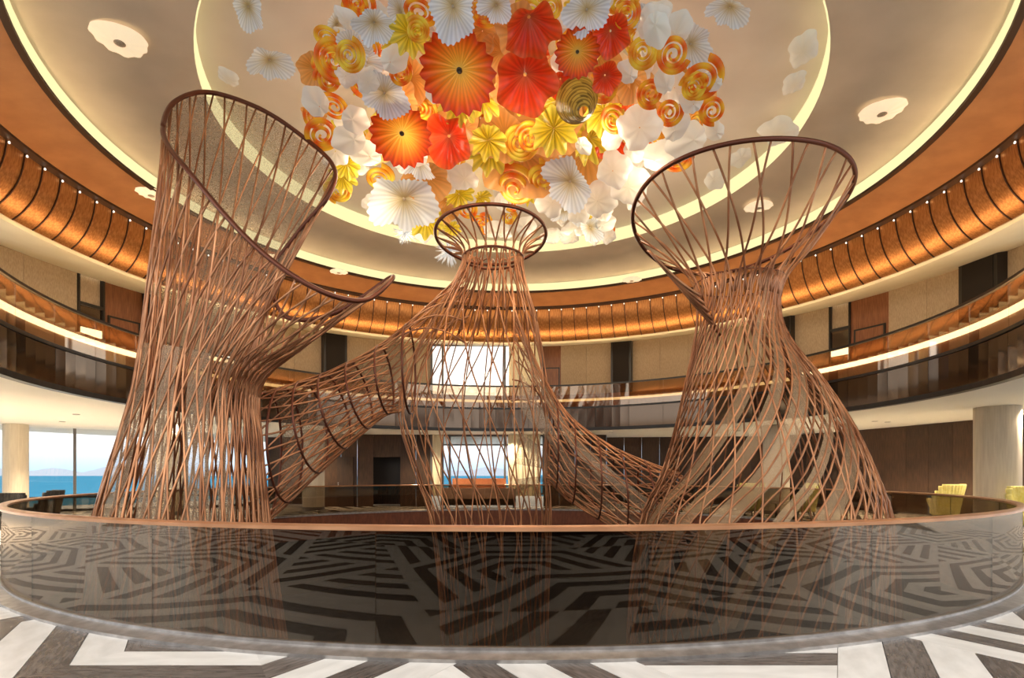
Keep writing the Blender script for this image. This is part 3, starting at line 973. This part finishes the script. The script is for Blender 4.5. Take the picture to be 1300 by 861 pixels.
GK['ruffle'] = dish('yellow_ruffle_glass', 8, 80, lambda q, a: q * (1 + 0.12 * q * math.cos(9 * a)), lambda q, a: 0.2 * q + 0.16 * q * math.sin(9 * a + 2 * q) + 0.05 * q * math.sin(20 * a),
                    lambda q, a: tuple(x * (0.85 + 0.2 * math.sin(20 * a)) for x in lerp3(yel_c, q)))
amb_c = [(0, (0.60, 0.28, 0.06)), (0.5, (0.74, 0.33, 0.07)), (1.0, (0.80, 0.42, 0.14))]
GK['amber'] = dish('amber_dish_glass', 7, 56, lambda q, a: q * (1 + 0.07 * q * math.cos(5 * a) + 0.05 * q * math.cos(8 * a + 1)), lambda q, a: 0.35 * q * q + 0.025 * q * math.cos(22 * a) + 0.10 * q ** 2 * math.cos(5 * a + 2),
                   lambda q, a: tuple(x * (0.9 + 0.12 * math.cos(22 * a)) for x in lerp3(amb_c, q)))


def curl_mesh(name, c0, c1, turns=2.6):
    """a coiled glass horn with banded colour"""
    v, f, c = [], [], []
    n, sides = 70, 7
    for i in range(n + 1):
        q = i / n
        a = q * turns * 2 * PI
        r = 0.12 + 0.75 * q
        cen_ = Vector((r * math.cos(a), r * math.sin(a), 0.35 * (1 - q)))
        rad = 0.06 + 0.10 * q
        for s in range(sides):
            b = 2 * PI * s / sides
            d_ = Vector((math.cos(a), math.sin(a), 0)) * math.cos(b) + Vector((0, 0, 1)) * math.sin(b)
            v.append(cen_ + d_ * rad)
            t = 0.5 + 0.5 * math.sin(i * 0.9)
            c.append((*[x + (y - x) * t for x, y in zip(c0, c1)], 1))
    for i in range(n):
        for s in range(sides):
            s2 = (s + 1) % sides
            f.append((i * sides + s, i * sides + s2, (i + 1) * sides + s2, (i + 1) * sides + s))
    me = mesh(name, v, f, True)
    at_ = me.color_attributes.new('glass_colour', 'FLOAT_COLOR', 'POINT')
    at_.data.foreach_set('color', np.array(c, np.float32).ravel())
    me.materials.append(M['art'])
    return me


GK['curl'] = curl_mesh('orange_curl_glass', (0.78, 0.14, 0.015), (0.85, 0.55, 0.04))
GK['curly'] = curl_mesh('yellow_curl_glass', (0.75, 0.30, 0.02), (0.86, 0.70, 0.08), 3.2)
GK['spiral'] = dish('olive_spiral_glass', 26, 40, lambda q, a: 0.12 + 0.75 * q ** 0.7 * (1 + 0.05 * math.sin(q * 60)), lambda q, a: 1.5 * (1 - q) - 0.5,
                    lambda q, a: (0.52, 0.36, 0.06) if math.sin(q * 60 + a) > 0 else (0.16, 0.10, 0.02))


def star_mesh():
    """feathery white spikes round a hub"""
    mb = MB(); rn = random.Random(5)
    for i in range(46):
        d_ = Vector((rn.uniform(-1, 1), rn.uniform(-1, 1), rn.uniform(-0.4, 1))).normalized()
        mb.tube([d_ * 0.08, d_ * 0.5, d_ * rn.uniform(0.8, 1.05)], [0.05, 0.045, 0.008], 4)
    me = mb.me('feather_star_glass', True)
    at_ = me.color_attributes.new('glass_colour', 'FLOAT_COLOR', 'POINT')
    at_.data.foreach_set('color', np.array([(0.88, 0.9, 0.92, 1)] * len(me.vertices), np.float32).ravel())
    me.materials.append(M['art'])
    return me


GK['star'] = star_mesh()
NAMES = {'sun': 'sun_flower', 'bell': 'red_bell', 'shell': 'ribbed_shell', 'petal': 'white_petal', 'blob': 'white_lobe', 'ruffle': 'yellow_ruffle',
         'amber': 'amber_dish', 'curl': 'orange_curl', 'curly': 'yellow_curl', 'spiral': 'olive_spiral', 'star': 'feather_star'}
heart_me = MB().lathe([(0.02, 0.0), (0.06, 0.0), (0.085, 0.04), (0.065, 0.08), (0.035, 0.06), (0.02, 0.03)], 12).me('flower_heart', True)
heart_me.transform(Matrix.Translation((0, 0, -0.06)))
heart_me.materials.append(M['heart'])
sheart_me = MB().lathe([(0.01, 0.0), (0.05, 0.0), (0.06, 0.03), (0.04, 0.06), (0.01, 0.07)], 10).me('flower_heart', True)
sheart_me.materials.append(M['lampheart'])


def glass_piece(kind, px, py, size_px, h, parent=None, tilt=0.5, spin=None, rn=random, flat=1.0, yaw=0.0):
    """one blown glass piece hanging h metres above eye level, seen at px, py"""
    d = FPX * h / (HOR - py)
    p = at(px, py, d)
    r = size_px / 2 / FPX * p.y * (1.0 if py > 150 else 0.84)
    to_cam = (Vector((0, 0, EYE)) - p).normalized()
    down = Vector((0, 0, -1))
    ax = (to_cam * tilt + down * (1 - tilt) + Vector((rn.uniform(-0.25, 0.25) + yaw, rn.uniform(-0.1, 0.25), rn.uniform(-0.15, 0.15)))).normalized()
    rot = ax.to_track_quat('Z', 'Y').to_matrix().to_4x4()
    sp = spin if spin is not None else rn.uniform(0, 2 * PI)
    o = obj(NAMES[kind] if parent else 'glass_flower', GK[kind], None, parent)
    loc = p - (parent.location if parent else Vector((0, 0, 0)))
    o.matrix_local = Matrix.Translation(loc) @ rot @ Matrix.Rotation(sp, 4, 'Z') @ Matrix.Diagonal((r, r * flat, r, 1))
    if kind == 'sun': obj('flower_heart', heart_me, None, o)
    if kind == 'shell': obj('flower_heart', sheart_me, None, o)
    return o


ch = empty('chandelier', (0, CY, H_IN_TOP))
tag(ch, 'great hanging cluster of orange, red, yellow and white blown glass flowers', 'chandelier')
rn = random.Random(21)
MB().lathe([(3.6, -0.02), (3.6, -0.14), (0.1, -0.16)], 48).build('ceiling_plate', M['cream'], ch)
# the pieces one can pick out: kind, column, row, size in the picture, hanging height above the eye
MAIN = [('sun', 583, 90, 112, 6.9, 0.75), ('sun', 510, 170, 76, 6.9, 0.7), ('sun', 733, 66, 66, 7.0, 0.7),
        ('bell', 668, 106, 92, 6.9, 0.5), ('bell', 566, 181, 62, 6.9, 0.5), ('bell', 676, 42, 84, 7.1, 0.4), ('bell', 775, 46, 58, 7.2, 0.5),
        ('amber', 618, 62, 118, 7.4, 0.6), ('amber', 540, 158, 90, 7.3, 0.6), ('amber', 700, 150, 100, 7.3, 0.6), ('amber', 735, 40, 70, 7.4, 0.6),
        ('amber', 610, 150, 100, 7.4, 0.6), ('amber', 660, 190, 110, 7.5, 0.5), ('amber', 745, 195, 95, 7.5, 0.5), ('amber', 800, 130, 100, 7.5, 0.6),
        ('amber', 640, 170, 60, 7.0, 0.6), ('amber', 540, 225, 62, 7.0, 0.5), ('amber', 480, 70, 90, 7.6, 0.6), ('amber', 870, 110, 90, 7.6, 0.6),
        ('ruffle', 520, 42, 56, 7.0, 0.7), ('ruffle', 582, 130, 60, 7.0, 0.6), ('ruffle', 703, 163, 58, 6.9, 0.6), ('ruffle', 620, 178, 46, 7.0, 0.6),
        ('spiral', 735, 132, 74, 6.8, 0.8), ('curl', 765, 112, 52, 6.9, 0.7), ('bell', 770, 100, 44, 7.0, 0.7),
        ('curl', 425, 75, 66, 7.1, 0.8), ('curly', 444, 70, 50, 7.0, 0.8), ('curl', 416, 100, 44, 7.0, 0.8), ('curly', 530, 38, 40, 6.9, 0.8), ('curl', 508, 92, 40, 7.0, 0.7),
        ('curl', 855, 68, 56, 7.0, 0.8), ('curly', 816, 66, 52, 7.1, 0.8), ('curl', 890, 100, 70, 7.1, 0.8), ('curly', 880, 110, 44, 7.0, 0.8), ('curl', 905, 140, 44, 7.1, 0.8),
        ('curl', 850, 142, 44, 7.0, 0.8), ('curl', 780, 150, 46, 7.0, 0.7), ('curl', 826, 118, 46, 7.0, 0.7), ('curly', 660, 180, 48, 7.0, 0.7), ('curl', 672, 175, 40, 6.9, 0.7),
        ('curl', 408, 168, 50, 7.1, 0.7), ('curl', 655, 235, 60, 7.3, 0.6), ('curly', 690, 225, 50, 7.3, 0.6),
        ('shell', 575, 8, 76, 6.9, 0.75), ('shell', 745, 12, 64, 7.0, 0.75), ('shell', 488, 118, 64, 6.9, 0.7), ('shell', 513, 252, 76, 6.9, 0.7),
        ('shell', 724, 230, 60, 6.9, 0.7), ('shell', 475, 28, 56, 7.1, 0.7), ('shell', 630, 6, 46, 7.1, 0.7), ('shell', 448, 60, 44, 7.2, 0.7),
        ('blob', 812, 160, 54, 6.8, 0.85), ('blob', 440, 95, 34, 6.9, 0.8), ('blob', 466, 102, 36, 6.9, 0.8), ('petal', 495, 78, 60, 6.9, 0.8),
        ('petal', 832, 30, 66, 7.0, 0.8), ('blob', 830, 28, 48, 7.1, 0.8), ('petal', 405, 135, 58, 7.0, 0.8), ('petal', 445, 150, 60, 6.9, 0.8), ('petal', 450, 175, 60, 6.9, 0.8),
        ('petal', 470, 195, 64, 6.9, 0.7), ('petal', 845, 108, 54, 6.9, 0.8), ('petal', 880, 132, 54, 6.9, 0.8), ('petal', 855, 165, 56, 6.9, 0.8), ('petal', 910, 105, 36, 7.0, 0.8),
        ('petal', 800, 95, 48, 6.9, 0.8), ('petal', 738, 182, 34, 6.9, 0.8), ('petal', 772, 178, 38, 6.9, 0.8), ('petal', 880, 175, 70, 6.9, 0.8), ('petal', 910, 168, 40, 7.0, 0.8),
        ('blob', 780, 215, 44, 7.0, 0.8), ('blob', 800, 235, 50, 7.0, 0.7), ('blob', 760, 252, 46, 7.1, 0.7), ('blob', 700, 255, 40, 7.2, 0.7), ('petal', 830, 200, 60, 7.0, 0.7),
        ('star', 570, 318, 44, 6.6, 0.8), ('star', 515, 295, 34, 6.9, 0.8), ('ruffle', 540, 278, 44, 7.0, 0.7), ('ruffle', 440, 208, 34, 7.1, 0.7), ('curly', 430, 240, 40, 7.1, 0.7),
        ('ruffle', 434, 225, 36, 7.1, 0.7), ('blob', 424, 190, 40, 7.0, 0.8), ('blob', 570, 30, 40, 7.2, 0.7), ('curly', 700, 10, 40, 7.1, 0.8), ('curl', 795, 18, 44, 7.1, 0.8),
        ('blob', 708, 32, 26, 7.0, 0.8), ('petal', 535, 198, 34, 6.9, 0.8), ('petal', 548, 115, 40, 6.9, 0.8), ('amber', 700, 90, 50, 7.2, 0.6), ('bell', 712, 110, 44, 7.1, 0.5),
        ('blob', 737, 290, 18, 7.6, 0.9), ('blob', 772, 299, 20, 7.6, 0.9), ('blob', 702, 299, 20, 7.6, 0.9), ('blob', 735, 268, 30, 7.5, 0.9), ('petal', 765, 285, 36, 7.5, 0.8)]
for kd, px, py, sz, h, tl in MAIN:
    if kd in ('sun', 'bell', 'spiral'): h -= 0.35
    if kd == 'amber': h += 0.3
    glass_piece(kd, px, py, sz, h, ch, tl, rn=rn, flat=rn.uniform(0.7, 0.9) if kd in ('petal',) else 1.0)
# the smaller pieces between them, hung a little higher
OUT = [(0, 440, 800), (50, 400, 880), (100, 392, 915), (150, 392, 918), (200, 430, 880), (250, 440, 810), (290, 520, 780), (305, 560, 740)]
ys = [o_[0] for o_ in OUT]
cnt = 0
while cnt < 195:
    py = rn.uniform(-10, 300)
    x0 = np.interp(py, ys, [o_[1] for o_ in OUT]); x1 = np.interp(py, ys, [o_[2] for o_ in OUT])
    px = rn.uniform(x0, x1)
    du = (px - 655) / 265; dv = (py - 120) / 175
    ed = math.hypot(du, dv)
    if ed < 0.62:
        kd = rn.choice(['amber', 'amber', 'curl', 'bell', 'ruffle', 'curly', 'amber', 'sun', 'petal'])
        sz = rn.uniform(48, 78)
    else:
        kd = rn.choice(['petal', 'blob', 'petal', 'shell', 'blob', 'curly', 'amber', 'curl', 'ruffle', 'petal'])
        sz = rn.uniform(34, 62)
    h = rn.uniform(7.25, 8.0)
    if kd == 'sun': sz *= 0.8
    glass_piece(kd, px, py, sz * (HOR - py) / 520, h, ch, rn.uniform(0.35, 0.9), rn=rn, flat=rn.uniform(0.6, 1.0), yaw=rn.uniform(-0.4, 0.4))
    cnt += 1

# loose flowers on the inner ceiling, away from the cluster
LOOSE = [('shell', 315, 8, 54, 'white ribbed glass flower with amber heart, high on the inner ceiling'), ('shell', 342, 76, 60, 'white ribbed glass flower with amber heart hung above the scoop mouthed tower'),
         ('shell', 927, 8, 58, 'white ribbed glass flower hung above the twisted tower'),
         ('blob', 290, 97, 34, 'plain white glass lobe hung just above the scoop mouth of the lattice tower'), ('blob', 1020, 62, 50, 'wide plain white glass lobe at the rim of the inner ceiling, alone'),
         ('blob', 1008, 105, 38, 'small round white glass lobe beneath the wide lobe at the inner ceiling rim'), ('blob', 988, 166, 46, 'white glass lobe against the inner cove light above the twisted tower collar'),
         ('petal', 940, 196, 44, 'white glass petal showing through the front of the twisted tower collar'), ('petal', 905, 225, 40, 'cream glass petal low behind the twisted tower collar rods')]
for kd, px, py, sz, lab in LOOSE:
    o = glass_piece(kd, px, py, sz, 8.3, None, 0.45, rn=rn, flat=0.8)
    tag(o, lab, 'glass flower', 'glass flowers apart from the cluster')

# glass lamps on the ceiling rings
lampdish = dish('lamp_dish', 6, 48, lambda q, a: q * (1 + 0.05 * q * math.cos(3 * a + 0.5) + 0.025 * q * math.cos(11 * a)), lambda q, a: 0.16 * (1 - q * q) + 0.02 * q * math.cos(11 * a), lambda q, a: (0.9, 0.8, 0.6))
lampdish.materials.clear(); lampdish.materials.append(M['lampglass'])
lheart = MB().lathe([(0.02, 0.0), (0.2, 0.0), (0.22, 0.02), (0.12, 0.05), (0.02, 0.06)], 14).me('lamp_heart', True)
lheart.transform(Matrix.Translation((0, 0, 0.15)))
lheart.materials.append(M['lampheart'])


def surf_h(r):
    if r < R_IN: return H_IN_TOP
    if r < R_OUT: return H_IN_LOW + (H_OUT_TOP - H_IN_LOW) * (r - R_IN) / (R_OUT - R_IN)
    return EYE + 7.92 - 0.30 * (r - 9.97) / 1.38


for px, py, sz, lab, grp in [(152, 50, 62, 'large teardrop glass lamp on the beige ceiling ring over the scoop mouthed tower', 0), (1120, 141, 52, 'oval glass lamp with dark heart on the beige ceiling ring beside the twisted tower', 0),
                             (963, 262, 34, 'glass lamp on the beige ceiling ring behind the twisted tower collar rods', 0), (192, 246, 36, 'glass lamp on the brown ceiling ring against the outer edge of the scoop mouthed tower', 1),
                             (430, 345, 22, 'small glass lamp on the brown ceiling ring above the horn of the scoop mouthed tower', 1), (348, 327, 24, 'small glass lamp on the brown ceiling ring inside the scoop mouth', 1),
                             (802, 355, 24, 'small white glass lamp on the cove edge between collared tower and twisted tower', 1)]:
    z = 9.7
    for _ in range(8):
        d = FPX * (z - EYE) / (HOR - py); p = at(px, py, d)
        z = surf_h(math.hypot(p.x, p.y - CY)) - 0.05
    r = sz / 2 / FPX * p.y
    t = empty('ceiling_lamp', p)
    tag(t, lab, 'ceiling lamp', ('glass lamps on the beige ceiling ring', 'glass lamps on the brown ceiling ring')[grp])
    for nm, me_ in (('lamp_dish', lampdish), ('lamp_heart', lheart)):
        o = obj(nm, me_, None, t); o.rotation_euler = (PI, 0, rn.uniform(0, 6)); o.scale = (r, r, r)


# ------------------------------------------------------------------ furniture
def armchair(name, x, y, rz, mat, label, group=None, w=0.95, hgt=1.22):
    t = empty(name, (x, y, 0), rz); tag(t, label, 'armchair', group)
    # flared wrap-round back made of upright ribs
    n = 21
    for i in range(n):
        a = math.radians(-112 + 224 * i / (n - 1))
        hz = hgt * (1.0 if abs(a) < 1.1 else 1.0 - 0.38 * min(1.0, (abs(a) - 1.1) / 0.6))
        r0, r1 = w * 0.33, w * 0.50
        ca, sa = math.sin(a), math.cos(a)
        mb = MB().tube([(ca * r0, sa * r0, 0.22), (ca * (r0 + r1) / 2, sa * (r0 + r1) / 2, 0.22 + (hz - 0.22) * 0.5), (ca * r1, sa * r1, hz - 0.04), (ca * r1, sa * r1, hz)],
                       [0.055, 0.066, 0.078, 0.07], 8)
        mb.build('back_rib', mat, t, True)
    MB().lathe([(w * 0.34, 0.22), (w * 0.40, 0.26), (w * 0.40, 0.44), (w * 0.36, 0.50), (w * 0.1, 0.52)], 28).build('seat', mat, t, True)
    for sx in (-1, 1):
        for sy in (-1, 1):
            MB().tube([(sx * w * 0.24, sy * w * 0.24, 0.24), (sx * w * 0.30, sy * w * 0.30, 0.0)], [0.025, 0.015], 8).build('leg', M['black'], t, True)
    return t


def chair_at(px, d, rz, mat, label, **kw):
    return armchair('armchair', (px - 650) / FPX * d, d, rz, mat, label, **kw)


chair_at(1199, 18.4, math.radians(-160), M['yellow'], 'yellow ribbed armchair standing before the dark wood wall', w=0.98)
chair_at(1310, 14.6, math.radians(-30), M['yellow'], 'yellow ribbed armchair beside the beige fluted column', w=0.9)
chair_at(1020, 20.2, math.radians(-100), M['yellow'], 'yellow ribbed armchair turned sideways by the pale column behind the twisted tower', w=0.98)
chair_at(950, 20.8, math.radians(-175), M['yellow'], 'yellow ribbed armchair behind the mesh ribbons of the twisted tower', w=0.98)
chair_at(52, 14.8, math.radians(-60), M['charcoal'], 'charcoal armchair turned to the sea window beside the balustrade', w=0.85, hgt=1.12)
chair_at(2, 13.6, math.radians(30), M['charcoal'], 'charcoal armchair beside the beige window column', w=0.8, hgt=1.08)


def side_table(px, d, label):
    t = empty('side_table', ((px - 650) / FPX * d, d, 0)); tag(t, label, 'table')
    MB().lathe([(0.30, 0.52), (0.32, 0.53), (0.32, 0.555), (0.30, 0.565)], 28).build('table_top', M['marble'], t, True)
    MB().lathe([(0.03, 0.03), (0.025, 0.3), (0.03, 0.52)], 12).build('stem', M['black'], t, True)
    MB().lathe([(0.2, 0.0), (0.2, 0.02), (0.04, 0.04)], 24).build('foot', M['black'], t, True)


side_table(985, 19.6, 'small round side table between the yellow armchairs behind the twisted tower')

sf = empty('sofa', ((608 - 650) / FPX * 26.2, 26.2, 0))
tag(sf, 'low sofa with terracotta back and pale pink seat under the sea window', 'sofa')
MB().box(-1.25, 1.25, 0.25, 0.5, 0.35, 1.34).build('backrest', M['terracotta'], sf)
for i in range(2):
    MB().box(-1.7 + 1.71 * i, -0.01 + 1.71 * i, -0.5, 0.25, 0.42, 0.90).build('seat_cushion', M['pink'], sf)
MB().box(-1.7, 1.7, -0.45, 0.5, 0.12, 0.42).build('base', M['darkwood'], sf)
for sx in (-1.6, 1.6):
    for sy in (-0.4, 0.4):
        MB().tube([(sx, sy, 0.14), (sx, sy, 0.0)], 0.03, 8).build('leg', M['black'], sf)


# ------------------------------------------------------------------ recessed downlights
def downlight(x, y, z, power, label, group, size=75, warm=(1.0, 0.78, 0.52), blend=0.6):
    t = empty('downlight', (x, y, z)); tag(t, label, 'downlight', group)
    MB().lathe([(0.07, -0.012), (0.10, -0.015), (0.10, 0.0), (0.07, 0.0)], 16, caps=False).build('trim_ring', M['steel'], t, True)
    MB().lathe([(0.005, -0.004), (0.07, -0.004), (0.07, 0.0), (0.005, 0.0)], 16).build('lens', M['bead'], t)
    l = bpy.data.lights.new('downlight_beam', 'SPOT'); l.energy = power; l.color = warm; l.spot_size = math.radians(size * 2); l.spot_blend = blend; l.shadow_soft_size = 0.07
    lo = bpy.data.objects.new('downlight_beam', l); COL.objects.link(lo); lo.parent = t; lo.location = (0, 0, -0.03)


for i, adeg in enumerate((-104, -90, -76, -62, -40, -20, 0, 22, 44, 66, 86)):
    a = math.radians(adeg)
    x, y, z = ring_pt(11.9 if abs(adeg) < 35 else 14.2, a, Z_SOF - 0.006)
    downlight(x, y, z, 650 if adeg < -60 else (420 if adeg > 30 else 260), 'small recessed downlight in the white soffit under the gallery', 'soffit downlights', 60)
for adeg in (-100, -86, -70, -56, 54, 66, 78):
    x, y, z = ring_pt(17.2 if adeg < 0 else 14.9, math.radians(adeg), Z_SOF - 0.006)
    downlight(x, y, z, 650 if adeg < 0 else 380, 'small recessed downlight in the white soffit under the gallery', 'soffit downlights', 60)
# added bodiless point lights in the glass cluster, brightening the ceiling
for i in range(13):
    a = 2 * PI * i / 12
    r_ = 3.6 if i < 12 else 0.0
    l = bpy.data.lights.new('cluster_lamp', 'POINT'); l.energy = 40; l.color = (1.0, 0.82, 0.58); l.shadow_soft_size = 0.4
    lo = bpy.data.objects.new('cluster_lamp', l); COL.objects.link(lo); lo.parent = ch
    lo.location = (r_ * math.sin(a), r_ * math.cos(a), -2.1)
